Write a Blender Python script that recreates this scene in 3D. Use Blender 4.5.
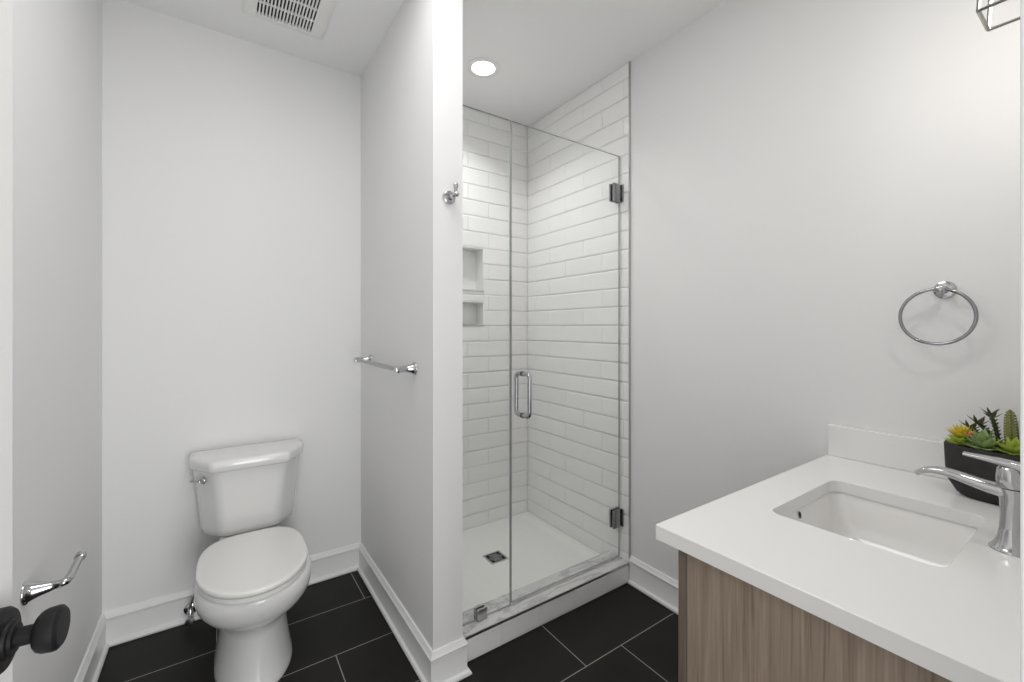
import bpy, bmesh, math, random
from math import sin, cos, pi, radians, sqrt
from mathutils import Vector, Matrix
random.seed(7)
for o in list(bpy.data.objects): bpy.data.objects.remove(o)
S = bpy.context.scene
COL = S.collection

# ------------------------------------------------------------------ camera
F, TH, HC = 429.15, 0.5995, 1.3085
cam = bpy.data.cameras.new('camera'); camo = bpy.data.objects.new('camera', cam); COL.objects.link(camo)
camo.location = (0, 0, HC); camo.rotation_euler = (pi / 2, 0, -TH)
cam.sensor_width = 36; cam.lens = F / 1024 * 36; cam.shift_y = -13.2 / 1024; cam.clip_start = .01
S.camera = camo

# ------------------------------------------------------------------ view, world, lights
vs = S.view_settings
vs.view_transform = 'Standard'; vs.look = 'None'; vs.gamma = 1; vs.use_curve_mapping = False
vs.exposure = 0.15
W = bpy.data.worlds.new('world'); S.world = W; W.use_nodes = True
W.node_tree.nodes['Background'].inputs[0].default_value = (1.0, .985, .97, 1)
W.node_tree.nodes['Background'].inputs[1].default_value = 1.0

ZC = 2.677                               # ceiling height


def light(name, kind, loc, power, color=(1, 1, 1), size=.1, rot=(0, 0, 0), size_y=None, spread=None):
    l = bpy.data.lights.new(name, kind); l.energy = power; l.color = color
    if kind == 'AREA':
        l.size = size
        if size_y:
            l.shape = 'RECTANGLE'; l.size_y = size_y
        else:
            l.shape = 'DISK'
        if spread: l.spread = spread
    else:
        l.shadow_soft_size = size
    o = bpy.data.objects.new(name, l); COL.objects.link(o); o.location = loc; o.rotation_euler = rot
    return o


WARM = (1.0, .955, .90)
NEUT = (1.0, .99, .975)
light('shower_lamp', 'AREA', (1.15, 1.95, ZC - .012), 3.7, NEUT, .11, spread=radians(125))
light('doorway_fill', 'AREA', (.42, -1.0, .80), 26.0, (.985, .993, 1.0), .95, (radians(88), 0, 0), 1.5)  # added fill panel behind the camera, brightens the room through the doorway
light('ceiling_fill', 'AREA', (.30, 1.0, ZC - .02), 9.5, NEUT, .9)  # added soft fill below the ceiling, no fixture modelled here
light('vanity_lamp', 'POINT', (1.285, .115, 2.01), 1.6, WARM, .018)
light('vanity_lamp', 'POINT', (1.285, .115, 2.065), 1.6, WARM, .018)

# ------------------------------------------------------------------ materials


def mat(name, color, rough=.5, metal=0.0, spec=.5, bump=None, coat=0):
    m = bpy.data.materials.new(name); m.use_nodes = True
    b = m.node_tree.nodes['Principled BSDF']
    b.inputs['Base Color'].default_value = (*color, 1); b.inputs['Roughness'].default_value = rough
    b.inputs['Metallic'].default_value = metal; b.inputs['Specular IOR Level'].default_value = spec
    b.inputs['Coat Weight'].default_value = coat
    if bump:
        N = m.node_tree.nodes; L = m.node_tree.links
        sc, st, ds = bump
        tc = N.new('ShaderNodeTexCoord'); n = N.new('ShaderNodeTexNoise'); n.inputs['Scale'].default_value = sc
        n.inputs['Detail'].default_value = 3
        bp = N.new('ShaderNodeBump'); bp.inputs['Strength'].default_value = st; bp.inputs['Distance'].default_value = ds
        L.new(tc.outputs['Object'], n.inputs['Vector']); L.new(n.outputs['Fac'], bp.inputs['Height'])
        L.new(bp.outputs['Normal'], b.inputs['Normal'])
    return m


M = {}
M['wall'] = mat('wall_paint', (.80, .80, .80), .55, bump=(60, .03, .002))
M['ceil'] = mat('ceiling_paint', (.88, .88, .88), .8)
M['trim'] = mat('trim_paint', (.80, .80, .80), .3)
M['door'] = mat('door_paint', (.80, .80, .79), .35)
M['porcelain'] = mat('porcelain', (.78, .78, .77), .12, coat=.3)
M['seat'] = mat('seat_plastic', (.82, .82, .80), .25)
M['chrome'] = mat('chrome', (.52, .52, .53), .09, 1.0)
M['chromedark'] = mat('chrome_dark', (.34, .34, .35), .12, 1.0)
M['steel'] = mat('brushed_steel', (.5, .5, .5), .28, 1.0)
M['darksteel'] = mat('dark_polished_steel', (.34, .34, .35), .18, 1.0)
M['black'] = mat('black_metal', (.010, .010, .0112), .5, .0, .2)
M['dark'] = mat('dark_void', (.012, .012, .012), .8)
M['tile'] = mat('white_glazed_tile', (.88, .88, .875), .16, bump=(9, .25, .006))
M['grout'] = mat('white_grout', (.86, .86, .855), .8)
M['quartz'] = mat('white_quartz', (.84, .835, .825), .16)
M['basin'] = mat('basin_porcelain', (.86, .85, .835), .08, coat=.3)
M['vent'] = mat('vent_plastic', (.84, .84, .82), .5)
M['ventdark'] = mat('vent_shadow', (.03, .03, .03), .8)
M['nickel'] = mat('brushed_nickel', (.36, .35, .33), .3, 1.0)
M['pot'] = mat('charcoal_stone', (.020, .019, .018), .75, bump=(60, .6, .004))
M['soil'] = mat('dark_soil', (.02, .016, .012), .95, bump=(120, 1, .006))


def nodes(m):
    return m.node_tree.nodes, m.node_tree.links, m.node_tree.nodes['Principled BSDF']


def ramp(N, pts):
    r = N.new('ShaderNodeValToRGB'); e = r.color_ramp.elements
    e[0].position, e[0].color = pts[0][0], (*pts[0][1], 1)
    e[1].position, e[1].color = pts[-1][0], (*pts[-1][1], 1)
    for p, c in pts[1:-1]:
        x = e.new(p); x.color = (*c, 1)
    return r


# wood: taupe oak laminate with vertical grain
m = M['wood'] = mat('taupe_oak', (.17, .135, .105), .5); N, L, B = nodes(m)
tc = N.new('ShaderNodeTexCoord'); mp = N.new('ShaderNodeMapping'); mp.inputs['Scale'].default_value = (40, 40, 1.6)
n1 = N.new('ShaderNodeTexNoise'); n1.inputs['Scale'].default_value = 1.6; n1.inputs['Detail'].default_value = 9; n1.inputs['Roughness'].default_value = .62; n1.inputs['Distortion'].default_value = .6
mp2 = N.new('ShaderNodeMapping'); mp2.inputs['Scale'].default_value = (170, 170, 5)
n2 = N.new('ShaderNodeTexNoise'); n2.inputs['Scale'].default_value = 1.5; n2.inputs['Detail'].default_value = 4
L.new(tc.outputs['Object'], mp.inputs[0]); L.new(mp.outputs[0], n1.inputs['Vector'])
L.new(tc.outputs['Object'], mp2.inputs[0]); L.new(mp2.outputs[0], n2.inputs['Vector'])
ad = N.new('ShaderNodeMath'); ad.operation = 'MULTIPLY_ADD'; ad.inputs[1].default_value = .45
L.new(n2.outputs['Fac'], ad.inputs[0]); L.new(n1.outputs['Fac'], ad.inputs[2])
rp = ramp(N, [(.5, (.175, .130, .096)), (.66, (.27, .208, .158)), (.76, (.295, .23, .176)), (.92, (.37, .295, .23))])
L.new(ad.outputs[0], rp.inputs[0]); L.new(rp.outputs[0], B.inputs['Base Color'])
bp = N.new('ShaderNodeBump'); bp.inputs['Strength'].default_value = .25; bp.inputs['Distance'].default_value = .001
L.new(ad.outputs[0], bp.inputs['Height']); L.new(bp.outputs[0], B.inputs['Normal'])

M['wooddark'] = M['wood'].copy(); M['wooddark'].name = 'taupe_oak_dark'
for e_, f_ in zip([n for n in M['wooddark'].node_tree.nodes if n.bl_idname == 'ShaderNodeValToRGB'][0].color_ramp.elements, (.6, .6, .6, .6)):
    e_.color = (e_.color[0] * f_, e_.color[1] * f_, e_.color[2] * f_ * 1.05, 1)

# marble
m = M['marble'] = mat('veined_marble', (.6, .6, .6), .2); N, L, B = nodes(m)
tc = N.new('ShaderNodeTexCoord'); n1 = N.new('ShaderNodeTexNoise'); n1.inputs['Scale'].default_value = 3.4; n1.inputs['Detail'].default_value = 8; n1.inputs['Distortion'].default_value = 1.6; n1.inputs['Roughness'].default_value = .62
mp = N.new('ShaderNodeMapping'); mp.inputs['Scale'].default_value = (1, 2.2, 1); mp.inputs['Rotation'].default_value = (0, 0, .5)
L.new(tc.outputs['Object'], mp.inputs[0]); L.new(mp.outputs[0], n1.inputs['Vector'])
rp = ramp(N, [(.3, (.60, .60, .59)), (.45, (.66, .66, .65)), (.5, (.42, .42, .43)), (.57, (.66, .66, .655)), (.75, (.70, .70, .69))])
L.new(n1.outputs['Fac'], rp.inputs[0]); L.new(rp.outputs[0], B.inputs['Base Color'])


def mathn(N, L, op, a, b=None, c=None):
    n = N.new('ShaderNodeMath'); n.operation = op
    for i, v in enumerate((a, b, c)):
        if v is None: continue
        if isinstance(v, (int, float)): n.inputs[i].default_value = v
        else: L.new(v, n.inputs[i])
    return n.outputs[0]


# floor: 12x24 charcoal tiles, third offset per row
m = M['floor'] = mat('charcoal_floor_tile', (.02, .018, .017), .34, spec=.13); N, L, B = nodes(m)
g = N.new('ShaderNodeNewGeometry'); sp = N.new('ShaderNodeSeparateXYZ'); L.new(g.outputs['Position'], sp.inputs[0])
PY = .303; PX = .59
v = mathn(N, L, 'DIVIDE', mathn(N, L, 'SUBTRACT', sp.outputs[1], 2.116), PY)
k = mathn(N, L, 'FLOOR', v)
u = mathn(N, L, 'DIVIDE', mathn(N, L, 'MULTIPLY_ADD', k, PX / 3, mathn(N, L, 'SUBTRACT', sp.outputs[0], .583)), PX)
ku = mathn(N, L, 'FLOOR', u)


def edge(x, size):
    f = mathn(N, L, 'FRACT', x)
    d = mathn(N, L, 'SUBTRACT', .5, mathn(N, L, 'ABSOLUTE', mathn(N, L, 'SUBTRACT', f, .5)))
    return mathn(N, L, 'MULTIPLY', d, size)


dm = mathn(N, L, 'MINIMUM', edge(v, PY), edge(u, PX))
mask = mathn(N, L, 'LESS_THAN', dm, .0016)
cmb = N.new('ShaderNodeCombineXYZ'); L.new(k, cmb.inputs[0]); L.new(ku, cmb.inputs[1])
wn = N.new('ShaderNodeTexWhiteNoise'); wn.noise_dimensions = '3D'; L.new(cmb.outputs[0], wn.inputs['Vector'])
nz = N.new('ShaderNodeTexNoise'); nz.inputs['Scale'].default_value = 5; nz.inputs['Detail'].default_value = 6; L.new(g.outputs['Position'], nz.inputs['Vector'])
vv = mathn(N, L, 'MULTIPLY_ADD', wn.outputs['Value'], .2, nz.outputs['Fac'])
rp = ramp(N, [(.3, (.0145, .0136, .0132)), (.9, (.0205, .0192, .0184))]); L.new(vv, rp.inputs[0])
mx = N.new('ShaderNodeMix'); mx.data_type = 'RGBA'; L.new(mask, mx.inputs[0]); L.new(rp.outputs[0], mx.inputs[6]); mx.inputs[7].default_value = (.36, .34, .31, 1)
L.new(mx.outputs[2], B.inputs['Base Color'])
rr = mathn(N, L, 'MULTIPLY_ADD', mask, .4, .36); L.new(rr, B.inputs['Roughness'])
bp = N.new('ShaderNodeBump'); bp.inputs['Strength'].default_value = .4; bp.inputs['Distance'].default_value = .001
L.new(mathn(N, L, 'MINIMUM', dm, .004), bp.inputs['Height']); L.new(bp.outputs[0], B.inputs['Normal'])

# shower floor: small white mosaic
m = M['mosaic'] = mat('white_mosaic', (.70, .70, .68), .4); N, L, B = nodes(m)
g = N.new('ShaderNodeNewGeometry'); sp = N.new('ShaderNodeSeparateXYZ'); L.new(g.outputs['Position'], sp.inputs[0])
a = mathn(N, L, 'DIVIDE', sp.outputs[0], .052); b_ = mathn(N, L, 'DIVIDE', sp.outputs[1], .052)
dm = mathn(N, L, 'MINIMUM', edge(a, .052), edge(b_, .052)); mask = mathn(N, L, 'LESS_THAN', dm, .0011)
mx = N.new('ShaderNodeMix'); mx.data_type = 'RGBA'; L.new(mask, mx.inputs[0]); mx.inputs[6].default_value = (.84, .84, .82, 1); mx.inputs[7].default_value = (.76, .76, .74, 1)
L.new(mx.outputs[2], B.inputs['Base Color'])

# clear glass: same blend for every ray (facing based reflection over transparency)
m = M['glass'] = bpy.data.materials.new('clear_glass'); m.use_nodes = True; N = m.node_tree.nodes; L = m.node_tree.links
N.clear(); out = N.new('ShaderNodeOutputMaterial'); tr = N.new('ShaderNodeBsdfTransparent'); tr.inputs[0].default_value = (.992, .996, .993, 1)
gl = N.new('ShaderNodeBsdfGlossy'); gl.inputs['Roughness'].default_value = .01
lw = N.new('ShaderNodeLayerWeight'); lw.inputs['Blend'].default_value = .5
pw = N.new('ShaderNodeMath'); pw.operation = 'POWER'; pw.inputs[1].default_value = 4.5; L.new(lw.outputs['Facing'], pw.inputs[0])
ml = N.new('ShaderNodeMath'); ml.operation = 'MULTIPLY_ADD'; ml.inputs[1].default_value = .8; ml.inputs[2].default_value = .025; L.new(pw.outputs[0], ml.inputs[0])
mi = N.new('ShaderNodeMixShader'); L.new(ml.outputs[0], mi.inputs[0]); L.new(tr.outputs[0], mi.inputs[1]); L.new(gl.outputs[0], mi.inputs[2]); L.new(mi.outputs[0], out.inputs[0])
M['glassedge'] = mat('glass_edge', (.36, .38, .375), .2, .3)


def emis(name, c, s):
    m = bpy.data.materials.new(name); m.use_nodes = True; b = m.node_tree.nodes['Principled BSDF']
    b.inputs['Base Color'].default_value = (1, 1, 1, 1); b.inputs['Emission Color'].default_value = (*c, 1); b.inputs['Emission Strength'].default_value = s
    return m


M['lens'] = emis('lit_lens', (1, .98, .95), 6)
M['bulb'] = emis('lit_bulb', (1, .96, .9), 12)


def leafmat(name, c1, c2, axis_scale=1.0, rough=.5):
    m = mat(name, c1, rough); N, L, B = nodes(m)
    tc = N.new('ShaderNodeTexCoord'); n = N.new('ShaderNodeTexNoise'); n.inputs['Scale'].default_value = 40 * axis_scale
    L.new(tc.outputs['Object'], n.inputs['Vector']); r = ramp(N, [(.3, c1), (.7, c2)]); L.new(n.outputs['Fac'], r.inputs[0]); L.new(r.outputs[0], B.inputs['Base Color'])
    B.inputs['Subsurface Weight'].default_value = .05
    return m


M['yellow'] = leafmat('yellow_petals', (.55, .38, .01), (.66, .55, .03))
M['lime'] = leafmat('lime_leaves', (.28, .40, .035), (.42, .50, .08))
M['green'] = leafmat('sage_leaves', (.13, .24, .06), (.30, .40, .17))
M['deep'] = leafmat('deep_green', (.03, .055, .018), (.07, .11, .04))
M['cactus'] = leafmat('cactus_skin', (.13, .14, .03), (.20, .21, .06))
M['bud'] = mat('pink_bud', (.45, .14, .08), .5)

# ------------------------------------------------------------------ mesh helpers


def link(name, bm, m, parent=None, smooth=False, angle=40):
    me = bpy.data.meshes.new(name); bm.normal_update(); bm.to_mesh(me); bm.free()
    for x in (m if isinstance(m, (list, tuple)) else [m]): me.materials.append(x)
    o = bpy.data.objects.new(name, me); COL.objects.link(o)
    if smooth:
        me.shade_smooth()
        if angle: me.set_sharp_from_angle(angle=radians(angle))
    if parent:
        o.parent = parent
        o.matrix_parent_inverse = Matrix.Translation(-parent.location) if parent.type == 'EMPTY' and parent.parent is None else Matrix.Identity(4)
    return o


def box(bm, x0, x1, y0, y1, z0, z1, bev=0, seg=2, mi=0):
    r = bmesh.ops.create_cube(bm, size=1); vs = r['verts']
    for v in vs:
        v.co = Vector(((x0 + x1) / 2 + v.co.x * (x1 - x0), (y0 + y1) / 2 + v.co.y * (y1 - y0), (z0 + z1) / 2 + v.co.z * (z1 - z0)))
    fs = set(f for v in vs for f in v.link_faces)
    for f in fs: f.material_index = mi
    if bev:
        es = list(set(e for v in vs for e in v.link_edges))
        bmesh.ops.bevel(bm, geom=es, offset=bev, segments=seg, profile=.5, affect='EDGES')
    return vs


def boxbm(*a, **k):
    bm = bmesh.new(); box(bm, *a, **k); return bm


def loft(bm, rings, cap0=True, cap1=True, closed=True, mi=0):
    R = [[bm.verts.new(p) for p in r] for r in rings]; n = len(R[0])
    for a, b in zip(R, R[1:]):
        for i in range(n if closed else n - 1):
            j = (i + 1) % n
            f = bm.faces.new((a[i], a[j], b[j], b[i])); f.material_index = mi
    if cap0: bm.faces.new(list(reversed(R[0]))).material_index = mi
    if cap1: bm.faces.new(R[-1]).material_index = mi
    return R


def frame(d):
    d = d.normalized(); up = Vector((0, 0, 1)) if abs(d.z) < .9 else Vector((1, 0, 0))
    a = d.cross(up).normalized(); b = a.cross(d).normalized()
    return a, b


def tube(bm, pts, rad, n=16, caps=True, flat=1.0, closed=False):
    pts = [Vector(p) for p in pts]; N_ = len(pts)
    rad = rad if isinstance(rad, (list, tuple)) else [rad] * N_
    rings = []; pa = None
    for i, p in enumerate(pts):
        if closed: d = pts[(i + 1) % N_] - pts[i - 1]
        else: d = pts[min(i + 1, N_ - 1)] - pts[max(i - 1, 0)]
        if d.length < 1e-9: d = Vector((0, 0, 1))
        d.normalize()
        if pa is None: a, b = frame(d)
        else:
            a = (pa - d * pa.dot(d)).normalized(); b = a.cross(d).normalized()
        pa = a
        rings.append([p + (a * cos(t) + b * sin(t) * flat) * rad[i] for t in [2 * pi * j / n for j in range(n)]])
    if closed:
        rings.append(rings[0])
        R = [[bm.verts.new(q) for q in r] for r in rings[:-1]]
        # best match of the seam
        R.append(R[0])
        off = min(range(n), key=lambda s: (R[-2][0].co - R[0][s].co).length)
        for q in range(len(R) - 1):
            s = off if q == len(R) - 2 else 0
            for i in range(n):
                j = (i + 1) % n
                bm.faces.new((R[q][i], R[q][j], R[q + 1][(j + s) % n], R[q + 1][(i + s) % n]))
    else:
        loft(bm, rings, caps, caps)
    bmesh.ops.recalc_face_normals(bm, faces=bm.faces)


def lathe(bm, prof, origin, axis, n=32):
    """prof: list of (distance along axis, radius)"""
    o = Vector(origin); d = Vector(axis).normalized(); a, b = frame(d)
    rings = [[o + d * t + (a * cos(q) + b * sin(q)) * max(r, .0002) for q in [2 * pi * j / n for j in range(n)]] for t, r in prof]
    loft(bm, rings); bmesh.ops.recalc_face_normals(bm, faces=bm.faces)


def bez(p0, p1, p2, p3, n):
    out = []
    for i in range(n + 1):
        t = i / n; s = 1 - t
        out.append(Vector(p0) * s ** 3 + Vector(p1) * 3 * s * s * t + Vector(p2) * 3 * s * t * t + Vector(p3) * t ** 3)
    return out


def rounded(pts, r, n=6):
    """round the corners of a polyline"""
    P = [Vector(p) for p in pts]; out = [P[0]]
    for i in range(1, len(P) - 1):
        a = (P[i - 1] - P[i]); b = (P[i + 1] - P[i]); rr = min(r, a.length / 2, b.length / 2)
        A = P[i] + a.normalized() * rr; B_ = P[i] + b.normalized() * rr
        for k_ in range(n + 1):
            t = k_ / n; out.append(A * (1 - t) ** 2 + P[i] * 2 * t * (1 - t) + B_ * t * t)
    out.append(P[-1]); return out


def structure(o, **k):
    o['kind'] = 'structure'
    return o


def tag(o, label, cat, group=None):
    o['label'] = label; o['category'] = cat
    if group: o['group'] = group
    return o


def thing(name, label, cat, loc):
    o = bpy.data.objects.new(name, None); COL.objects.link(o); o.location = loc; o.empty_display_size = .05
    tag(o, label, cat); return o


# ------------------------------------------------------------------ room shell
XL, XP, XQ, XR, YF, YP, YB, YS = -.395, .641, .761, 1.75, .03, 1.4446, 2.4025, 2.366
WT = .1


def wallbox(name, boxes, m='wall'):
    bm = bmesh.new()
    for b in boxes: box(bm, *b)
    return structure(link(name, bm, M[m]))


bm = boxbm(XL - WT, XR + WT, -1.6, YB + WT, -.08, 0)
structure(link('floor', bm, M['floor']))
structure(link('ceiling', boxbm(XL - WT, XR + WT, -.09, YB + WT, ZC, ZC + .08), M['ceil']))
wallbox('wall_left', [(XL - WT, XL, YF, YB, 0, ZC)])
wallbox('wall_back', [(XL - WT, XP, YB, YB + WT, 0, ZC)])
wallbox('wall_partition', [(XP, XQ, YP, YB + WT, 0, ZC)])
wallbox('wall_right', [(XR, XR + WT, YF, YB + WT, 0, ZC)])
DX0, DX1, DZ = -.33, .50, 2.06
wallbox('wall_front', [(XL - WT, DX0, -.09, YF, 0, ZC), (DX1, XR + WT, -.09, YF, 0, ZC), (DX0, DX1, -.09, YF, DZ, ZC)])
# shower back wall with the two niche openings
NX0, NX1 = 1.08, 1.392
N1, N2 = (1.539, 1.811), (1.322, 1.472)
YN = YS + .088
wallbox('wall_shower_back', [(XQ, NX0, YS, YS + .136, 0, ZC), (NX1, XR, YS, YS + .136, 0, ZC), (NX0, NX1, YS, YS + .136, 0, N2[0]),
                             (NX0, NX1, YS, YS + .136, N2[1], N1[0]), (NX0, NX1, YS, YS + .136, N1[1], ZC), (NX0, NX1, YN, YS + .136, N2[0], N2[1]), (NX0, NX1, YN, YS + .136, N1[0], N1[1])], 'grout')

# glazed tiles: real shallow bevelled tiles, one mesh per wall
CZ, CH, CL = 1.321, .0985, .30


def clip(r, h):
    u0, u1, z0, z1 = r; a0, a1, c0, c1 = h
    if a1 <= u0 or a0 >= u1 or c1 <= z0 or c0 >= z1: return [r]
    o = []
    if a0 > u0: o.append((u0, a0, z0, z1))
    if a1 < u1: o.append((a1, u1, z0, z1))
    m0, m1 = max(a0, u0), min(a1, u1)
    if c0 > z0: o.append((m0, m1, z0, c0))
    if c1 < z1: o.append((m0, m1, c1, z1))
    return o


def tiles(name, to3d, u0, u1, z0, z1, holes=(), length=CL, cz=CZ, ch=CH, phase=0, depth=.008, parent=None):
    bm = bmesh.new(); G = .0012
    k0 = int(math.floor((z0 - cz) / ch)) - 1
    for k in range(k0, k0 + 60):
        a = cz + k * ch
        if a >= z1 or a + ch <= z0: continue
        off = (length / 2 if k % 2 else 0) + phase
        i0 = int(math.floor((u0 - off) / length)) - 1
        for i in range(i0, i0 + 30):
            b = off + i * length
            rs = [(max(b, u0), min(b + length, u1), max(a, z0), min(a + ch, z1))]
            if rs[0][1] - rs[0][0] < .004 or rs[0][3] - rs[0][2] < .004: continue
            for h in holes: rs = [q for r in rs for q in clip(r, h)]
            for (p, q, c, d) in rs:
                if q - p < .008 or d - c < .006: continue
                p += .0004; q -= .0004; c += G; d -= G
                bv = min(.0075, (q - p) / 3, (d - c) / 3)
                t1, t2 = random.uniform(-.0005, .0005), random.uniform(-.0005, .0005)
                o4 = [(p, c), (q, c), (q, d), (p, d)]; bw = min(.0010, bv); i4 = [(p + bw, c + bv), (q - bw, c + bv), (q - bw, d - bv), (p + bw, d - bv)]
                lo = [bm.verts.new(to3d(x, z, depth * .5)) for x, z in o4]; md = [bm.verts.new(to3d(x, z, depth * .78)) for x, z in o4]
                hi = [bm.verts.new(to3d(x, z, depth + (t1 if n in (0, 3) else -t1) + (t2 if n < 2 else -t2))) for n, (x, z) in enumerate(i4)]
                for A, B_ in ((lo, md), (md, hi)):
                    for n in range(4): bm.faces.new((A[n], A[(n + 1) % 4], B_[(n + 1) % 4], B_[n]))
                bm.faces.new(hi)
    bmesh.ops.recalc_face_normals(bm, faces=bm.faces)
    return link(name, bm, M['tile'], parent)


HO = [(NX0, NX1, *N1), (NX0, NX1, *N2)]
SF = .055     # shower floor level
structure(tiles('wall_tiles_back', lambda u, z, d: (u, YS - d, z), XQ + .009, XR - .009, SF, ZC, HO, phase=.08))
structure(tiles('wall_tiles_right', lambda u, z, d: (XR - d, u, z), 1.483, YS, SF, ZC, phase=.02))
structure(tiles('wall_tiles_left', lambda u, z, d: (XQ + d, u, z), 1.483, YS, SF, ZC, phase=.02))
# niche linings: sill slabs and side walls
for n_, (z0, z1) in enumerate((N1, N2)):
    bm = bmesh.new()
    box(bm, NX0 - .004, NX1 + .004, YS - .012, YN, z0, z0 + .010, .001)
    structure(link('trim_niche_sill', bm, M['marble']))
    bm = bmesh.new()
    box(bm, NX1 - .004, NX1, YS - .009, YN, z0 + .010, z1)
    box(bm, NX0, NX0 + .004, YS - .009, YN, z0 + .010, z1)
    box(bm, NX0 + .004, NX1 - .004, YS - .009, YN, z1 - .004, z1)
    box(bm, NX0 + .004, NX1 - .004, YN - .004, YN, z0 + .010, z1 - .004)
    structure(link('trim_niche_lining', bm, M['tile']))
# metal edge at the start of the tiling
structure(link('trim_1', boxbm(XR - .0105, XR, 1.478, 1.4835, .1055, ZC), M['steel']))

# shower floor
structure(link('floor_shower', boxbm(XQ, XR, 1.60, YS, .001, SF), M['mosaic']))

# curb
YC = 1.48
cb = thing('shower_curb', 'raised shower curb with grey veined marble top and white tiled front below the glass', 'shower curb', (1.25, YC, 0))
link('core', boxbm(XQ + .001, XR - .001, YC + .007, 1.6, .001, .086), M['grout'], cb)
tiles('tiled_front', lambda u, z, d: (u, YC + .007 - d, z), XQ + .001, XR - .001, .002, .094, length=.2, cz=-.006, ch=.101, phase=.16, depth=.007, parent=cb)
link('marble_top', boxbm(XQ + .0005, XR - .0005, YC + .002, 1.618, .086, .1055, .0015), M['marble'], cb)
link('metal_edge', boxbm(XQ + .0005, XR - .0005, YC - .003, YC + .0025, .0955, .1050), M['steel'], cb)

# baseboards: moulded profile swept along polylines with mitres.  profile (out, z)
BP = [(0, 0), (.022, 0), (.026, .004), (.0265, .010), (.023, .017), (.0145, .021), (.013, .024), (.013, .106), (.0112, .108), (.0112, .111), (.0165, .1125), (.0172, .118), (.0140, .122), (.0115, .126), (.0085, .132), (.006, .1375), (0, .139)]


def baseboard(name, pts, side=1):
    """pts: 2D polyline along the wall face; profile is offset to the left (side=1) of travel"""
    P = [Vector((x, y)) for x, y in pts]; bm = bmesh.new(); rings = []
    for i, p in enumerate(P):
        nr = []
        for a, b in ((i - 1, i), (i, i + 1)):
            if a < 0 or b >= len(P): continue
            d = (P[b] - P[a]).normalized(); nr.append(Vector((-d.y, d.x)) * side)
        if len(nr) == 2:
            m_ = (nr[0] + nr[1]); m_ = m_ / (1 + nr[0].dot(nr[1]))
        else: m_ = nr[0]
        rings.append([Vector((p.x + m_.x * o, p.y + m_.y * o, z)) for o, z in BP])
    loft(bm, rings, closed=True); bmesh.ops.recalc_face_normals(bm, faces=bm.faces)
    return structure(link(name, bm, M['trim'], smooth=True, angle=28))


baseboard('baseboard_left', [(XL, YF + .001), (XL, YB - .0001), (XL + .0265, YB - .0001)][:2], -1)
baseboard('baseboard_back', [(XL, YB), (XP, YB)], -1)
baseboard('baseboard_partition', [(XP, YB), (XP, YP), (XQ, YP), (XQ, YC - .004)], -1)
baseboard('baseboard_right', [(XR, YC - .004), (XR, .57)], -1)

# ------------------------------------------------------------------ door frame and door
bm = bmesh.new()
box(bm, DX1 - .012, DX1, -.09, YF, 0, DZ); box(bm, DX0, DX0 + .012, -.09, YF, 0, DZ); box(bm, DX0, DX1, -.09, YF, DZ - .012, DZ)
structure(link('trim_2', bm, M['trim']))
bm = bmesh.new()
cx0 = DX1 - .009
for (a, b, c, d) in ((cx0, cx0 + .085, 0, DZ + .08),):
    box(bm, a, b, YF, YF + .014, c, d, .002); box(bm, b - .02, b, YF + .012, YF + .024, c, d, .003)
    box(bm, a, a + .012, YF + .012, YF + .0203, c, d, .0015)
box(bm, DX0 - .06, DX0 + .008, YF, YF + .014, 0, DZ + .08, .002)
box(bm, DX0 - .06, cx0 + .085, YF, YF + .014, DZ - .008, DZ + .08, .002)
structure(link('trim_3', bm, M['trim']))

# door leaf, open into the room along the left wall
hx, hy = -.300, .045
ex, ey = -.2283, .855          # latch edge of the room-side face
ang = math.atan2(ex - hx, ey - hy)
door = structure(link('door_1', boxbm(-.036, 0, 0, sqrt((ex - hx) ** 2 + (ey - hy) ** 2), .012, 2.04, .0015), M['door']))
door.location = (hx, hy, 0); door.rotation_euler = (0, 0, -ang)
LK = sqrt((ex - hx) ** 2 + (ey - hy) ** 2) - .068
ZK = .925
rs = bmesh.new(); lathe(rs, [(0, .0345), (.004, .0375), (.016, .0375), (.020, .0345), (.021, .022), (.024, .021), (.025, .0175), (.028, .017), (.0285, .014)], (0, LK, ZK), (1, 0, 0), 40)
r1 = link('door_rosette', rs, M['black'], door, True, 35)
kb = bmesh.new(); lathe(kb, [(.022, .0110), (.043, .0110), (.044, .0140), (.046, .0190), (.049, .0228), (.054, .0252), (.063, .0262), (.0665, .0255), (.0700, .0215), (.0703, .0)], (0, LK, ZK), (1, 0, 0), 40)
r2 = link('door_knob', kb, M['black'], door, True, 35)
for r in (r1, r2): r.matrix_parent_inverse = Matrix.Identity(4)

# ------------------------------------------------------------------ bathroom accessories (chrome)


def flange(bm, p, axis, reach, r=.0255, end=.0118):
    lathe(bm, [(0, r), (.0035, r * 1.0), (.0055, r * .93), (.008, r * .80), (.018, r * .68), (.030, r * .56), (.042, r * .46), (.052, end * 1.06), (reach, end)], p, axis, 36)


# towel bar on the partition
ZB = 1.147
tb = thing('towel_bar', 'chrome towel bar with flared posts on the partition wall right of the toilet', 'towel bar', (XP, 1.92, ZB))
for y in (1.62, 2.22):
    bm = bmesh.new(); flange(bm, (XP, y, ZB), (-1, 0, 0), .068)
    link('post', bm, M['chrome'], tb, True, 50)
    bm = bmesh.new(); s = -1 if y < 2 else 1
    lathe(bm, [(-.016, .0122), (-.014, .0132), (.010, .0135), (.0135, .012), (.015, .006)], (XP - .068, y, ZB), (0, s, 0), 28)
    link('end_cap', bm, M['chrome'], tb, True, 50)
bm = bmesh.new(); tube(bm, [(XP - .068, 1.63, ZB), (XP - .068, 2.21, ZB)], .0095, 20); link('bar', bm, M['chromedark'], tb, True)

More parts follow.
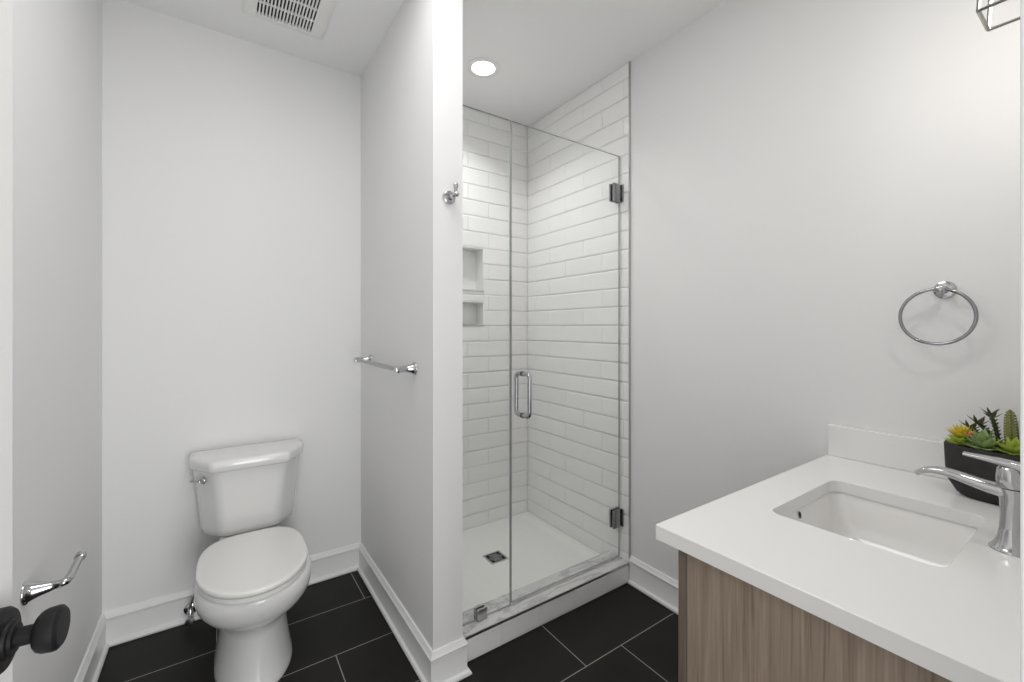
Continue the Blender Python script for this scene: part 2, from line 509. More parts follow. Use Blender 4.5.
# toilet paper holder on the left wall
tp = thing('toilet_paper_holder', 'empty chrome toilet paper holder arm on the left wall above the black door knob', 'toilet paper holder', (XL, 1.55, .655))
bm = bmesh.new(); flange(bm, (XL, 1.55, .655), (1, 0, .04), .066, .0285, .0096); link('post', bm, M['chrome'], tp, True, 50)
bm = bmesh.new()
P = rounded([(XL + .055, 1.55, .657), (XL + .074, 1.55, .660), (XL + .075, 1.58, .661), (XL + .075, 1.675, .668)], .013)
tube(bm, P, .0092, 18); link('arm', bm, M['chrome'], tp, True, 50)
bm = bmesh.new(); lathe(bm, [(-.010, .0112), (-.008, .0122), (.006, .0125), (.010, .011), (.0115, .006)], (XL + .075, 1.675, .668), (0, 1, .07), 24); link('end_cap', bm, M['chrome'], tp, True, 50)

# robe hook on the pier
hk = thing('robe_hook', 'small chrome robe hook with a round plate on the white pier beside the shower', 'hook', (.703, YP, 1.793))
bm = bmesh.new(); lathe(bm, [(0, .0255), (.004, .0255), (.009, .0235), (.0115, .019), (.0125, .0)], (.703, YP, 1.790), (0, -1, 0), 36); link('wall_plate', bm, M['chrome'], hk, True, 35)
bm = bmesh.new()
tube(bm, rounded([(.703, YP - .008, 1.785), (.705, YP - .045, 1.788), (.706, YP - .052, 1.800), (.706, YP - .052, 1.822)], .012), [.0075] * 3 + [.0068] * 13, 16)
lathe(bm, [(-.010, .0062), (-.007, .0088), (.0, .0098), (.006, .0085), (.0095, .004)], (.706, YP - .052, 1.823), (0, 0, 1), 20)
link('peg', bm, M['chrome'], hk, True, 50)
bm = bmesh.new(); lathe(bm, [(-.0098, .002), (-.008, .006), (-.004, .0092), (0, .0103), (.004, .0092), (.008, .006), (.0098, .002)], (.706, YP - .058, 1.790), (0, 1, 0), 20); link('ball', bm, M['chrome'], hk, True)

# towel ring
XG = XR - .05
tr_ = thing('towel_ring', 'round chrome towel ring hanging on the right wall above the planter', 'towel ring', (XR, .321, 1.42))
bm = bmesh.new(); lathe(bm, [(0, .0255), (.003, .0255), (.007, .024), (.009, .019), (.0095, .0)], (XR, .321, 1.419), (-1, 0, 0), 36); link('wall_plate', bm, M['chrome'], tr_, True, 35)
bm = bmesh.new(); lathe(bm, [(.005, .012), (.015, .0095), (.030, .0085), (.040, .0095), (.045, .0115), (.055, .0122), (.060, .010), (.0625, .005)], (XR, .321, 1.419), (-1, 0, 0), 24); link('post', bm, M['chrome'], tr_, True, 50)
bm = bmesh.new(); tube(bm, [(XG, .3300 + .079 * sin(2 * pi * i / 72), 1.3410 + .079 * cos(2 * pi * i / 72)) for i in range(72)], .0046, 12, closed=True); link('ring', bm, M['chromedark'], tr_, True, None)

# ------------------------------------------------------------------ shower glass
YG = 1.542; ZG0, ZG1 = .1075, 2.207; GT = .010


def pane(name, x0, x1, z0, z1, parent):
    bm = boxbm(x0, x1, YG - GT / 2, YG + GT / 2, z0, z1)
    for f in bm.faces:
        f.material_index = 0 if abs(f.normal.y) > .5 else 1
    bm.normal_update()
    for f in bm.faces: f.material_index = 0 if abs(f.normal.y) > .5 else 1
    return link(name, bm, [M['glass'], M['glassedge']], parent)


fp = thing('fixed_glass_panel', 'narrow fixed clear glass panel between the white pier and the shower door', 'glass panel', (.91, YG, ZG0))
pane('pane', XQ + .010, 1.0435, ZG0 - .0005, ZG1, fp)
bm = bmesh.new(); box(bm, .872, .920, YG - .018, YG - GT / 2, .106, .153, .004); box(bm, .872, .920, YG + GT / 2, YG + .018, .106, .153, .004)
link('clamp', bm, M['steel'], fp)
sd = thing('shower_door', 'frameless clear glass shower door hinged on the right tiled wall', 'shower door', (1.4, YG, ZG0))
pane('pane', 1.0485, 1.734, ZG0 + .008, ZG1, sd)
for z in (.318, 2.010):
    bm = bmesh.new()
    box(bm, 1.676, 1.728, YG - .016, YG - GT / 2, z - .047, z + .047, .003)
    box(bm, 1.676, 1.728, YG + GT / 2, YG + .016, z - .047, z + .047, .003)
    h = link('hinge', bm, M['darksteel'], sd)
    bm = bmesh.new(); box(bm, 1.733, 1.7415, YG - .026, YG + .026, z - .045, z + .045, .0015)
    box(bm, 1.716, 1.7345, YG - .0135, YG + .0135, z - .024, z + .024, .002)
    link('wall_bracket', bm, M['darksteel'], sd)
# back-to-back pull handle
bm = bmesh.new(); xh = 1.112
for s in (-1, 1):
    y = YG + s * .050
    P = rounded([(xh, YG + s * GT / 2, 1.105), (xh, y, 1.105), (xh, y, .920), (xh, YG + s * GT / 2, .920)], .024, 8)
    tube(bm, P, .0098, 18)
    for z in (1.105, .920): lathe(bm, [(0, .0115), (.003, .0115), (.0035, .009)], (xh, YG + s * GT / 2, z), (0, s, 0), 20)
link('handle', bm, M['chrome'], sd, True, 50)

# drain
dr = thing('shower_drain', 'small square metal drain grate in the white shower floor', 'drain', (1.247, 1.984, SF))
bm = bmesh.new(); e = .052; cxd, cyd = 1.247, 1.984
box(bm, cxd - e, cxd + e, cyd - e, cyd - e + .009, SF, SF + .003); box(bm, cxd - e, cxd + e, cyd + e - .009, cyd + e, SF, SF + .003)
box(bm, cxd - e, cxd - e + .009, cyd - e + .009, cyd + e - .009, SF, SF + .003); box(bm, cxd + e - .009, cxd + e, cyd - e + .009, cyd + e - .009, SF, SF + .003)
link('frame', bm, M['steel'], dr)
link('well', boxbm(cxd - e + .009, cxd + e - .009, cyd - e + .009, cyd + e - .009, SF + .0002, SF + .0008), M['dark'], dr)
bm = bmesh.new()
for r in (.012, .022, .032):
    tube(bm, [(cxd + r * cos(t * pi / 18), cyd + r * sin(t * pi / 18), SF + .0022) for t in range(36)], .0018, 6, closed=True)
for q in range(6):
    a = q * pi / 3; tube(bm, [(cxd + .004 * cos(a), cyd + .004 * sin(a), SF + .0022), (cxd + .043 * cos(a), cyd + .043 * sin(a), SF + .0022)], .0018, 6)
link('grate', bm, M['steel'], dr)

# recessed light in the shower ceiling
rl = thing('recessed_light', 'round lit recessed light in the ceiling above the shower', 'ceiling light', (1.15, 1.95, ZC))
bm = bmesh.new(); n = 48
rings = [[(1.15 + r * cos(2 * pi * i / n), 1.95 + r * sin(2 * pi * i / n), ZC - d) for i in range(n)] for r, d in ((.088, 0), (.087, .004), (.078, .007), (.064, .006), (.060, .003))]
loft(bm, rings, False, False); bmesh.ops.recalc_face_normals(bm, faces=bm.faces); link('trim_ring', bm, M['trim'], rl, True, 50)
bm = bmesh.new(); lathe(bm, [(.002, .0605), (.005, .058), (.0065, .04), (.007, .0)], (1.15, 1.95, ZC), (0, 0, -1), 40); link('lens', bm, M['lens'], rl, True, 50)

# ceiling exhaust vent
vx0, vx1, vy0, vy1 = .085, .405, 1.86, 2.185
vt = thing('exhaust_vent', 'white plastic exhaust vent with narrow dark slots on the ceiling above the toilet', 'vent', ((vx0 + vx1) / 2, (vy0 + vy1) / 2, ZC))
gx0, gx1, gy0, gy1 = .131, .352, 1.905, 2.148
bm = bmesh.new()
Z0, Z1, Z2 = ZC, ZC - .006, ZC - .013


def ringrect(x0, x1, y0, y1, z): return [(x0, y0, z), (x1, y0, z), (x1, y1, z), (x0, y1, z)]


loft(bm, [ringrect(vx0, vx1, vy0, vy1, Z0), ringrect(vx0, vx1, vy0, vy1, Z1), ringrect(vx0 + .012, vx1 - .012, vy0 + .012, vy1 - .012, Z2 + .003), ringrect(gx0, gx1, gy0, gy1, Z2), ringrect(gx0, gx1, gy0, gy1, Z0 - .001)], False, False)
bmesh.ops.recalc_face_normals(bm, faces=bm.faces); link('cover', bm, M['vent'], vt)
link('duct', boxbm(gx0, gx1, gy0, gy1, Z0 - .0015, Z0 - .0005), M['ventdark'], vt)
bm = bmesh.new(); ns = 17; pt = (gx1 - gx0) / ns
for i in range(ns + 1):
    xx = gx0 + i * pt; box(bm, xx - .0030, xx + .0030, gy0, gy1, Z2, Z0 - .004)
for q in range(1, 3):
    yy = gy0 + (gy1 - gy0) * q / 3; box(bm, gx0, gx1, yy - .003, yy + .003, Z2 + .0006, Z0 - .004)
link('grille', bm, M['vent'], vt)

# ------------------------------------------------------------------ toilet
TX = .117
to = thing('toilet', 'white two-piece toilet with closed lid against the back wall', 'toilet', (TX, 2.05, 0))


def egg(yf, yb, hw, z, n=48, sq=2.0, mid=None, x=TX):
    """closed outline: round front (small y), squarer back"""
    ym = mid if mid is not None else yf + (yb - yf) * .50
    out = []
    for i in range(n):
        t = 2 * pi * i / n; c, s = cos(t), sin(t)
        if s < 0: yy = ym + (ym - yf) * s; xx = hw * c; 
        else:
            e_ = 2 / sq; yy = ym + (yb - ym) * (abs(s) ** e_); xx = hw * math.copysign(abs(c) ** e_, c)
        out.append((x + xx, yy, z))
    return out


bm = bmesh.new()
secs = [(.000, 1.772, 2.27, .130, 3.0), (.006, 1.769, 2.272, .133, 3.0), (.02, 1.773, 2.27, .131, 3.0), (.06, 1.787, 2.265, .123, 2.9), (.12, 1.800, 2.26, .116, 2.8), (.18, 1.803, 2.26, .113, 2.8),
        (.212, 1.797, 2.26, .116, 2.7), (.235, 1.775, 2.262, .130, 2.6), (.256, 1.744, 2.265, .151, 2.6), (.282, 1.714, 2.268, .172, 2.6), (.31, 1.694, 2.27, .185, 2.6), (.34, 1.682, 2.275, .190, 2.6), (.375, 1.676, 2.28, .189, 2.6), (.388, 1.680, 2.28, .186, 2.6), (.392, 1.688, 2.275, .180, 2.6)]
loft(bm, [egg(a, b, c, z, sq=s, mid=a + .215) for z, a, b, c, s in secs]); bmesh.ops.recalc_face_normals(bm, faces=bm.faces)
link('bowl', bm, M['porcelain'], to, True, 60)
# rear deck under the tank
bm = bmesh.new()


def rrect(x0, x1, y0, y1, z, r, n=5):
    out = []
    for cx, cy, a0 in ((x1 - r, y1 - r, 0), (x0 + r, y1 - r, pi / 2), (x0 + r, y0 + r, pi), (x1 - r, y0 + r, 3 * pi / 2)):
        for i in range(n + 1):
            a = a0 + pi / 2 * i / n; out.append((cx + r * cos(a), cy + r * sin(a), z))
    return out


loft(bm, [rrect(TX - .10, TX + .10, 2.12, 2.36, .33, .04), rrect(TX - .115, TX + .115, 2.11, 2.375, .37, .045), rrect(TX - .115, TX + .115, 2.11, 2.375, .394, .045), rrect(TX - .11, TX + .11, 2.115, 2.37, .399, .04)])
bmesh.ops.recalc_face_normals(bm, faces=bm.faces); link('tank_deck', bm, M['porcelain'], to, True, 50)
# seat and lid
bm = bmesh.new()
def lidring(inset, z, yb=2.160): return egg(1.664 + inset, yb - inset, .1800 - inset, z, 72, 3.2, 1.664 + .235, TX - .004)
loft(bm, [lidring(.010, .396), lidring(.003, .397), lidring(.0025, .410), lidring(.008, .4125)]); bmesh.ops.recalc_face_normals(bm, faces=bm.faces)
link('seat', bm, M['seat'], to, True, 40)
bm = bmesh.new()
loft(bm, [lidring(.009, .4135), lidring(.001, .4145), lidring(-.001, .418), lidring(-.001, .4285), lidring(.001, .4315), lidring(.005, .433), lidring(.02, .4335), lidring(.08, .434)]); bmesh.ops.recalc_face_normals(bm, faces=bm.faces)
link('lid', bm, M['seat'], to, True, 60)
for s in (-1, 1):
    bm = bmesh.new(); lathe(bm, [(0, .010), (.002, .012), (.05, .012), (.052, .010)], (TX + s * .075 - .026, 2.150, .414), (1, 0, 0), 20)
    link('seat_hinge', bm, M['seat'], to, True, 50)


# tank: hexagonal-fronted body
def tankring(bh, fh, yb, yf, ys, z, r=.022):
    """bh back half width, fh front flat half width, ys = y where the side starts to turn in"""
    pts = [(bh, yb), (-bh, yb), (-bh, ys), (-fh, yf), (fh, yf), (bh, ys)]
    P = [Vector((TX + a, b, z)) for a, b in pts]; out = []
    for i, p in enumerate(P):
        a = P[i - 1] - p; b = P[(i + 1) % 6] - p; rr = min(r, a.length * .45, b.length * .45)
        A = p + a.normalized() * rr; B_ = p + b.normalized() * rr
        for k_ in range(6):
            t = k_ / 5; out.append(A * (1 - t) ** 2 + p * 2 * t * (1 - t) + B_ * t * t)
    return out


bm = bmesh.new()
loft(bm, [tankring(.165, .090, 2.375, 2.240, 2.32, .400, .03), tankring(.178, .102, 2.38, 2.222, 2.31, .410, .03), tankring(.184, .108, 2.382, 2.213, 2.305, .44, .03), tankring(.198, .122, 2.384, 2.185, 2.30, .60, .028), tankring(.210, .134, 2.386, 2.165, 2.29, .706, .025)])
bmesh.ops.recalc_face_normals(bm, faces=bm.faces); link('tank', bm, M['porcelain'], to, True, 60)
bm = bmesh.new()
a = (2.392, 2.146, 2.282)
loft(bm, [tankring(.218, .138, 2.390, 2.156, 2.285, .7065, .02), tankring(.222, .142, 2.391, 2.150, 2.283, .710, .02), tankring(.223, .143, *a, .716, .02), tankring(.224, .144, *a, .742, .02), tankring(.221, .141, 2.390, 2.150, 2.284, .750, .02), tankring(.214, .134, 2.385, 2.158, 2.288, .7545, .02), tankring(.19, .11, 2.37, 2.18, 2.30, .756, .02)])
bmesh.ops.recalc_face_normals(bm, faces=bm.faces); link('tank_lid', bm, M['porcelain'], to, True, 50)
# flush lever on the left chamfer
lv = Vector((TX - .168, 2.222, .667)); nrm = Vector((-.85, -.53, 0)).normalized(); tg = Vector((.53, -.85, 0)).normalized()
bm = bmesh.new(); lathe(bm, [(0, .015), (.004, .0155), (.009, .013), (.012, .008), (.02, .007)], lv, nrm, 24)
tube(bm, [lv + nrm * .016, lv + nrm * .018 - tg * .02 + Vector((0, 0, -.002)), lv + nrm * .017 - tg * .055 + Vector((0, 0, -.006))], [.0075, .0065, .0078], 14)
link('flush_lever', bm, M['chrome'], to, True, 50)
# water shutoff valve with supply hose
sv = thing('supply_valve', 'small chrome water shutoff valve at the baseboard behind the toilet', 'valve', (-.10, 2.376, .06))
VX, VZ = -.102, .058
bm = bmesh.new(); lathe(bm, [(0, .027), (.004, .026), (.008, .018), (.010, .009), (.06, .0085)], (VX, 2.389, VZ), (0, -1, 0), 28); link('escutcheon', bm, M['chrome'], sv, True, 40)
bm = bmesh.new(); lathe(bm, [(-.016, .009), (-.014, .0125), (.014, .0125), (.018, .0095), (.034, .0085)], (VX, 2.335, VZ), (0, 0, 1), 20); lathe(bm, [(0, .011), (.02, .011), (.022, .006), (.034, .005)], (VX, 2.325, VZ), (0, -1, 0), 18); link('valve_body', bm, M['chrome'], sv, True, 40)
bm = bmesh.new()
lathe(bm, [(0, .006), (.002, .017), (.008, .0185), (.012, .015), (.013, .004)], (VX, 2.290, VZ), (0, -1, 0), 8)
link('valve_handle', bm, M['chrome'], sv, True, 30)
bm = bmesh.new(); tube(bm, bez((VX, 2.335, VZ + .035), (VX + .005, 2.335, .18), (TX - .10, 2.33, .22), (TX - .10, 2.32, .398), 22), .0062, 12); link('supply_hose', bm, M['steel'], to, True)

# ------------------------------------------------------------------ vanity
va = thing('vanity_cabinet', 'taupe oak vanity cabinet under the white counter', 'cabinet', (1.28, .3, 0))
VX0, VY1, CB, CT = .813, .560, .839, .871
link('side_panel', boxbm(VX0, VX0 + .018, YF + .004, VY1 - .0225, .001, CB, .0008), M['wood'], va)
link('carcass', boxbm(VX0 + .0185, XR - .004, YF + .004, VY1 - .021, .10, CB - .16), M['wood'], va)
link('top_rail', boxbm(VX0 + .0185, XR - .004, VY1 - .040, VY1 - .0215, CB - .15, CB - .0005), M['wood'], va)
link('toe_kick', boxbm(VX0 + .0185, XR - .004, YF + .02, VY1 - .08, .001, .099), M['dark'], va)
for i in range(2):
    x0 = VX0 + .0025 + i * .4655
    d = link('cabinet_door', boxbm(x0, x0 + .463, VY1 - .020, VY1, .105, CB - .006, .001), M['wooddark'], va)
    hx_ = x0 + (.43 if i == 0 else .033)
    bm = bmesh.new(); tube(bm, rounded([(hx_, VY1 - .001, .62), (hx_, VY1 + .028, .62), (hx_, VY1 + .028, .75), (hx_, VY1 - .001, .75)], .006, 3), .005, 12)
    link('handle', bm, M['nickel'], d, True, 50)

# counter with the sink cut-out
SX0, SX1, SY0, SY1 = 1.083, 1.467, .199, .500
CX0, CY1 = .803, .6095
bm = bmesh.new()


def slab_ring(x0, x1, y0, y1, r, z, n=8): return rrect(x0, x1, y0, y1, z, r, n)


N8 = 8
o1 = rrect(CX0, XR - .002, YF + .002, CY1, CT, .003, N8); o0 = rrect(CX0, XR - .002, YF + .002, CY1, CB + .0005, .003, N8)
oc = rrect(CX0 + .0015, XR - .0035, YF + .0035, CY1 - .0015, CT, .003, N8); o1 = [(x, y, CT - .0015) for x, y, z in o1]
i1 = rrect(SX0, SX1, SY0, SY1, CT, .028, N8); i0 = rrect(SX0, SX1, SY0, SY1, CB + .0005, .028, N8)
i1b = rrect(SX0 - .001, SX1 + .001, SY0 - .001, SY1 + .001, CT, .029, N8); i1 = [(x, y, CT - .001) for x, y, z in i1]
R = loft(bm, [o0, o1, oc, i1b, i1, i0], False, False)
n = len(o0)
for i in range(n):
    j = (i + 1) % n; bm.faces.new((R[-1][i], R[-1][j], R[0][j], R[0][i]))
bmesh.ops.recalc_face_normals(bm, faces=bm.faces)
ct = link('countertop', bm, M['quartz']); tag(ct, 'white quartz countertop with a rectangular sink cut-out on the oak vanity', 'countertop')
sp_ = link('backsplash', boxbm(XR - .019, XR, YF + .022, CY1 - .003, CT + .0003, .9755, .002, 3), M['quartz']); tag(sp_, 'low white quartz backsplash strip along the right wall', 'backsplash')
sp2 = link('backsplash', boxbm(CX0 + .002, XR - .0005, YF, YF + .019, CT + .0003, .9755, .0012), M['quartz']); tag(sp2, 'low white quartz backsplash strip behind the faucet', 'backsplash')

# undermount basin
bs = thing('sink_basin', 'white rectangular undermount sink basin with an overflow hole', 'sink', (1.275, .35, .70))
bm = bmesh.new()
g_ = .004
rg = [rrect(SX0 - .020, SX1 + .020, SY0 - .020, SY1 + .020, CB - .0005, .035, 8), rrect(SX0 - g_, SX1 + g_, SY0 - g_, SY1 + g_, CB - .0005, .032, 8), rrect(SX0 - g_ + .001, SX1 + g_ - .001, SY0 - g_ + .001, SY1 + g_ - .001, CB - .006, .034, 8),
      rrect(SX0 + .012, SX1 - .012, SY0 + .012, SY1 - .012, CB - .075, .042, 8), rrect(SX0 + .022, SX1 - .022, SY0 + .022, SY1 - .022, CB - .105, .05, 8), rrect(SX0 + .045, SX1 - .045, SY0 + .042, SY1 - .042, CB - .124, .055, 8), rrect(SX0 + .09, SX1 - .09, SY0 + .08, SY1 - .08, CB - .130, .05, 8), rrect(1.275 - .02, 1.275 + .02, .35 - .02, .35 + .02, CB - .134, .0195, 8)]
loft(bm, rg, False, True); bmesh.ops.recalc_face_normals(bm, faces=bm.faces)
for f in bm.faces:
    pass
link('bowl', bm, M['basin'], bs, True, 70)
bm = bmesh.new(); lathe(bm, [(0, .024), (.002, .024), (.003, .019), (.001, .017), (.006, .015), (.0075, .0)], (1.275, .35, CB - .1335), (0, 0, 1), 28); link('drain_stopper', bm, M['chrome'], bs, True, 40)
bm = bmesh.new(); lathe(bm, [(0, .0078), (.0012, .0072), (.0013, 0)], (1.247, SY1 + .0001, CB - .017), (0, -1, .2), 24)
link('overflow_hole', bm, M['dark'], bs)
bm = bmesh.new(); tube(bm, [(1.247 + .0082 * cos(t * pi / 14), SY1 - .0007 + .0016 * sin(t * pi / 14), CB - .017 + .0082 * sin(t * pi / 14)) for t in range(28)], .0012, 8, closed=True); link('overflow_ring', bm, M['chrome'], bs, True)

# faucet
FX, FY = 1.285, .142
fa = thing('faucet', 'chrome single-lever faucet with a flat arched spout over the sink', 'faucet', (FX, FY, CT))
bm = bmesh.new(); lathe(bm, [(0, .031), (.003, .031), (.006, .0285), (.012, .0245), (.024, .0200), (.045, .0170), (.075, .0158), (.098, .0168), (.112, .0190), (.122, .0200)], (FX, FY, CT + .0003), (0, 0, 1), 36)
link('body', bm, M['chrome'], fa, True, 50)
bm = bmesh.new()
spp = bez((FX, FY + .006, .986), (FX, FY + .052, .984), (FX, FY + .104, 1.020), (FX, FY + .138, .986), 18)
rings = []
for i, p in enumerate(spp):
    t = i / 18; d = (spp[min(i + 1, 18)] - spp[max(i - 1, 0)]).normalized(); up = Vector((1, 0, 0)).cross(d); w = .0165 - .003 * t; h = .0125 * (1 - t) + .0055 * t
    rings.append([p + Vector((1, 0, 0)) * (w * math.copysign(abs(cos(a)) ** .7, cos(a))) + up * (h * math.copysign(abs(sin(a)) ** .7, sin(a))) for a in [2 * pi * j / 24 for j in range(24)]])
loft(bm, rings); bmesh.ops.recalc_face_normals(bm, faces=bm.faces); link('spout', bm, M['chrome'], fa, True, 60)
bm = bmesh.new(); lathe(bm, [(.0, .0195), (.003, .0205), (.020, .0205), (.036, .018), (.042, .013), (.044, .0)], (FX, FY, CT + .124), (0, .05, 1), 32); link('cap', bm, M['chrome'], fa, True, 50)
bm = bmesh.new()
lp = bez((FX, FY - .022, CT + .163), (FX, FY + .005, CT + .173), (FX, FY + .03, CT + .172), (FX, FY + .066, CT + .1755), 12)
rings = []
for i, p in enumerate(lp):
    t = i / 12; w = .017 - .007 * t; h = .0095 * (1 - t) + .0032 * t
    rings.append([p + Vector((w * math.copysign(abs(cos(a)) ** .7, cos(a)), 0, h * math.copysign(abs(sin(a)) ** .7, sin(a)))) for a in [2 * pi * j / 20 for j in range(20)]])
loft(bm, rings); bmesh.ops.recalc_face_normals(bm, faces=bm.faces); link('lever', bm, M['chrome'], fa, True, 60)

# ------------------------------------------------------------------ planter with succulents
PXc, PYc = 1.632, .182; PR = .088
pl = thing('potted_succulents', 'charcoal stone planter filled with yellow and green succulents behind the faucet', 'planter', (PXc, PYc, CT))


def oval(z, s, n=48, ex=2.6, ang=radians(0)):
    out = []
    for i in range(n):
        t = 2 * pi * i / n; c, s_ = cos(t), sin(t)
        x = .072 * s * math.copysign(abs(c) ** (2 / ex), c); y = .118 * s * math.copysign(abs(s_) ** (2 / ex), s_)
        out.append((PXc + x * cos(ang) - y * sin(ang), PYc + x * sin(ang) + y * cos(ang), z))
    return out


bm = bmesh.new()
loft(bm, [oval(CT + .001, .70), oval(CT + .008, .80), oval(CT + .035, .93), oval(CT + .07, .98), oval(1.000, 1.0), oval(1.004, .985), oval(1.004, .93), oval(.985, .92), oval(.984, .2)])
bmesh.ops.recalc_face_normals(bm, faces=bm.faces); link('pot', bm, M['pot'], pl, True, 50)
bm = bmesh.new(); loft(bm, [oval(.984, .915), oval(.993, .90), oval(.997, .6), oval(.998, .1)]); bmesh.ops.recalc_face_normals(bm, faces=bm.faces); link('soil', bm, M['soil'], pl, True)


def leaf(bm, base, dirv, up, L_, w, th, curl=.25, tip=.05, n=8):
    base = Vector(base); d = Vector(dirv).normalized(); up = Vector(up); side = d.cross(up).normalized(); up = side.cross(d).normalized()
    rings = []
    for i in range(n + 1):
        t = i / n
        prof = (sin(pi * min(1, (t * .78 + .16))) ** .8) if t < 1 else tip
        ww = max(w * prof * (1 - t ** 4 * .9), w * .04); hh = max(th * prof * (1 - t ** 3 * .8), th * .08)
        p = base + d * L_ * t + up * (curl * L_ * t * t)
        rings.append([p + side * (ww * cos(a)) + up * (hh * sin(a) + .25 * ww * cos(a) ** 2) for a in [2 * pi * j / 10 for j in range(10)]])
    loft(bm, rings)


def rosette(c, R_, m, name='rosette', layers=((.15, 9, 1.0), (.5, 8, .9), (.95, 6, .7), (1.25, 4, .45)), w=.28, th=.09, tilt=(0, 0), seed=0, curl=.25):
    bm = bmesh.new(); rnd = random.Random(seed)
    T = Matrix.Rotation(tilt[0], 3, 'X') @ Matrix.Rotation(tilt[1], 3, 'Y')
    for li, (el, cnt, ln) in enumerate(layers):
        for i in range(cnt):
            a = 2 * pi * (i + .5 * (li % 2)) / cnt + rnd.uniform(-.08, .08); e_ = el + rnd.uniform(-.06, .06)
            d = T @ Vector((cos(a) * cos(e_), sin(a) * cos(e_), sin(e_))); up = T @ Vector((-cos(a) * sin(e_), -sin(a) * sin(e_), cos(e_)))
            leaf(bm, Vector(c) + T @ Vector((0, 0, .004 * li)), d, up, R_ * ln * rnd.uniform(.92, 1.05), R_ * w * (ln + .3) * .75, R_ * th, curl)
    bmesh.ops.recalc_face_normals(bm, faces=bm.faces)
    return link(name, bm, m, pl, True, 60)


ZS = .998
rosette((1.612, .266, ZS + .004), .036, M['lime'], seed=1, layers=((.0, 10, 1.0), (.35, 8, .9)), w=.30, curl=.3)
rosette((1.615, .264, ZS + .020), .038, M['yellow'], 'flower', layers=((.30, 14, 1.0), (.7, 11, .85), (1.1, 8, .6)), w=.18, th=.06, seed=2, curl=.35)
rosette((1.590, .222, ZS + .002), .050, M['green'], seed=3, layers=((.2, 7, .85), (.65, 6, 1.0), (1.1, 4, 1.0)), w=.21, th=.07, curl=.10)
rosette((1.588, .170, ZS + .004), .044, M['lime'], seed=4, layers=((.1, 8, .9), (.5, 8, 1.0), (.95, 6, .85), (1.3, 3, .6)), w=.21, th=.08, curl=.2)
rosette((1.655, .235, ZS + .004), .036, M['deep'], seed=6, layers=((.15, 9, 1.0), (.6, 7, .9)), w=.12, curl=.15)
rosette((1.605, .193, ZS), .036, M['deep'], seed=8, layers=((.2, 8, 1.0), (.7, 6, .9)), w=.14, curl=.15)
bm = bmesh.new()
for q in range(9):
    a = q * 2.4; r_ = .006 * (q / 9)
    bmesh.ops.create_icosphere(bm, subdivisions=1, radius=.0042, matrix=Matrix.Translation((1.592 + r_ * cos(a), .246 + r_ * sin(a), ZS + .040 - .001 * q)))
link('bud', bm, M['bud'], pl, True)


def cactus(x, y, h, r, lean=(0, 0), m=M['cactus'], ribs=8):
    bm = bmesh.new(); rings = []; n = ribs * 4
    for k_ in range(15):
        t = k_ / 14; rr = r * (.82 + .25 * sin(pi * min(t * 1.1, 1))) * (sqrt(max(0, 1 - ((t - .82) / .18) ** 2)) if t > .82 else 1)
        rr = max(rr, .0004)
        rings.append([(x + lean[0] * t + (rr * (1 + .13 * cos(ribs * a))) * cos(a), y + lean[1] * t + (rr * (1 + .13 * cos(ribs * a))) * sin(a), ZS - .006 + (h + .006) * t) for a in [2 * pi * j / n for j in range(n)]])
    loft(bm, rings); bmesh.ops.recalc_face_normals(bm, faces=bm.faces)
    c = link('cactus', bm, m, pl, True, 60)
    bm = bmesh.new()
    for k_ in range(1, 15):
        t = k_ / 15.5
        for q in range(ribs):
            a = 2 * pi * q / ribs; rr = r * 1.14 * (1 if t < .85 else .75)
            p = Vector((x + lean[0] * t + rr * cos(a), y + lean[1] * t + rr * sin(a), ZS + h * t)); d = Vector((cos(a), sin(a), .4))
            lathe(bm, [(-.002, .0011), (.0045, .0002)], p, d, 4)
    s = link('spines', bm, M['vent'], c); s['kind'] = 'stuff'
    return c


cactus(1.622, .178, .108, .0105, (0, .004))
cactus(1.628, .150, .095, .0095, (-.002, .008))

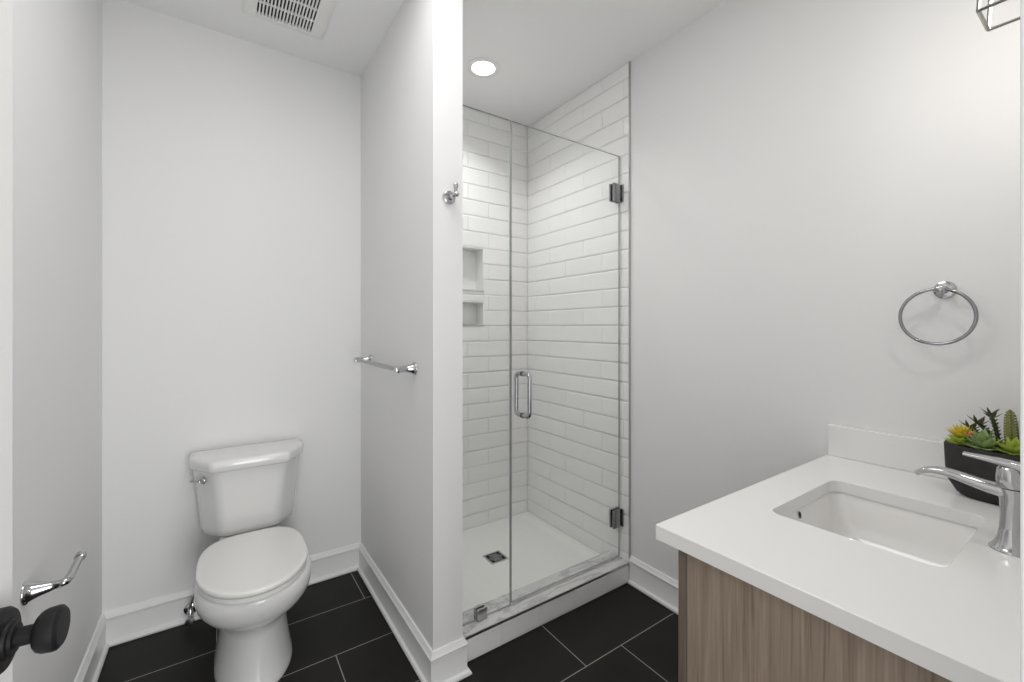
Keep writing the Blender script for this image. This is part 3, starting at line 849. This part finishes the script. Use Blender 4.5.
# dark branching stem
bm = bmesh.new()
for (x, y, h, lx, ly) in ((1.640, .203, .088, .0, .014), (1.645, .212, .064, .0, .030), (1.64, .222, .048, .0, .034)):
    P = [Vector((x + lx * t, y + ly * t * t, ZS + h * t)) for t in [i / 10 for i in range(11)]]
    tube(bm, P, [.0042] * 11, 8)
    for i in range(1, 11):
        for q in range(5):
            a = q * 2 * pi / 5 + i * .8; ln = .011 if i < 9 else .024
            leaf(bm, P[i], (cos(a), sin(a), .45), (-cos(a) * .4, -sin(a) * .4, 1), ln, .0032, .0014, .3, n=4)
bmesh.ops.recalc_face_normals(bm, faces=bm.faces); link('sprig', bm, M['deep'], pl, True, 60)

# ------------------------------------------------------------------ wall lantern over the vanity
wl = thing('wall_lantern', 'open metal cage wall light above the vanity at the top right corner', 'wall light', (1.285, YF, 2.1))
a0, a1, yb_, yf_, z0, z1 = 1.237, 1.335, .072, .180, 1.934, 2.16
s_ = .010
top = [(a0 + s_, yb_ + s_), (a1 - s_ + .006, yb_ + s_), (a1 - s_ + .006, yf_ - .012), (a0 + s_, yf_ - .012)]; bot = [(a0, yb_), (a1, yb_), (a1, yf_), (a0, yf_)]
bm = bmesh.new()


def bar(p, q, r=.0027):
    tube(bm, [p, q], r * 1.25, 4)


for i in range(4):
    j = (i + 1) % 4
    bar((*bot[i], z0), (*bot[j], z0)); bar((*top[i], z1), (*top[j], z1)); bar((*bot[i], z0), (*top[i], z1))
link('cage', bm, M['nickel'], wl)
bm = bmesh.new(); tube(bm, [(1.285, YF + .014, 2.20), (1.285, .115, 2.20), (1.285, .115, 2.185)], .007, 14); lathe(bm, [(0, .014), (.03, .014), (.032, .01)], (1.285, .115, 2.195), (0, 0, -1), 20)
box(bm, 1.25, 1.32, .105, .125, z1 - .003, z1 + .003); link('arm', bm, M['nickel'], wl, True, 40)
link('wall_plate', boxbm(1.235, 1.335, YF, YF + .014, 2.12, 2.28, .003), M['nickel'], wl)
bm = bmesh.new(); lathe(bm, [(0, .008), (.015, .010), (.035, .016), (.055, .014), (.07, .006), (.074, .0)], (1.285, .115, 2.165), (0, 0, -1), 20)
link('bulb', bm, M['bulb'], wl, True)
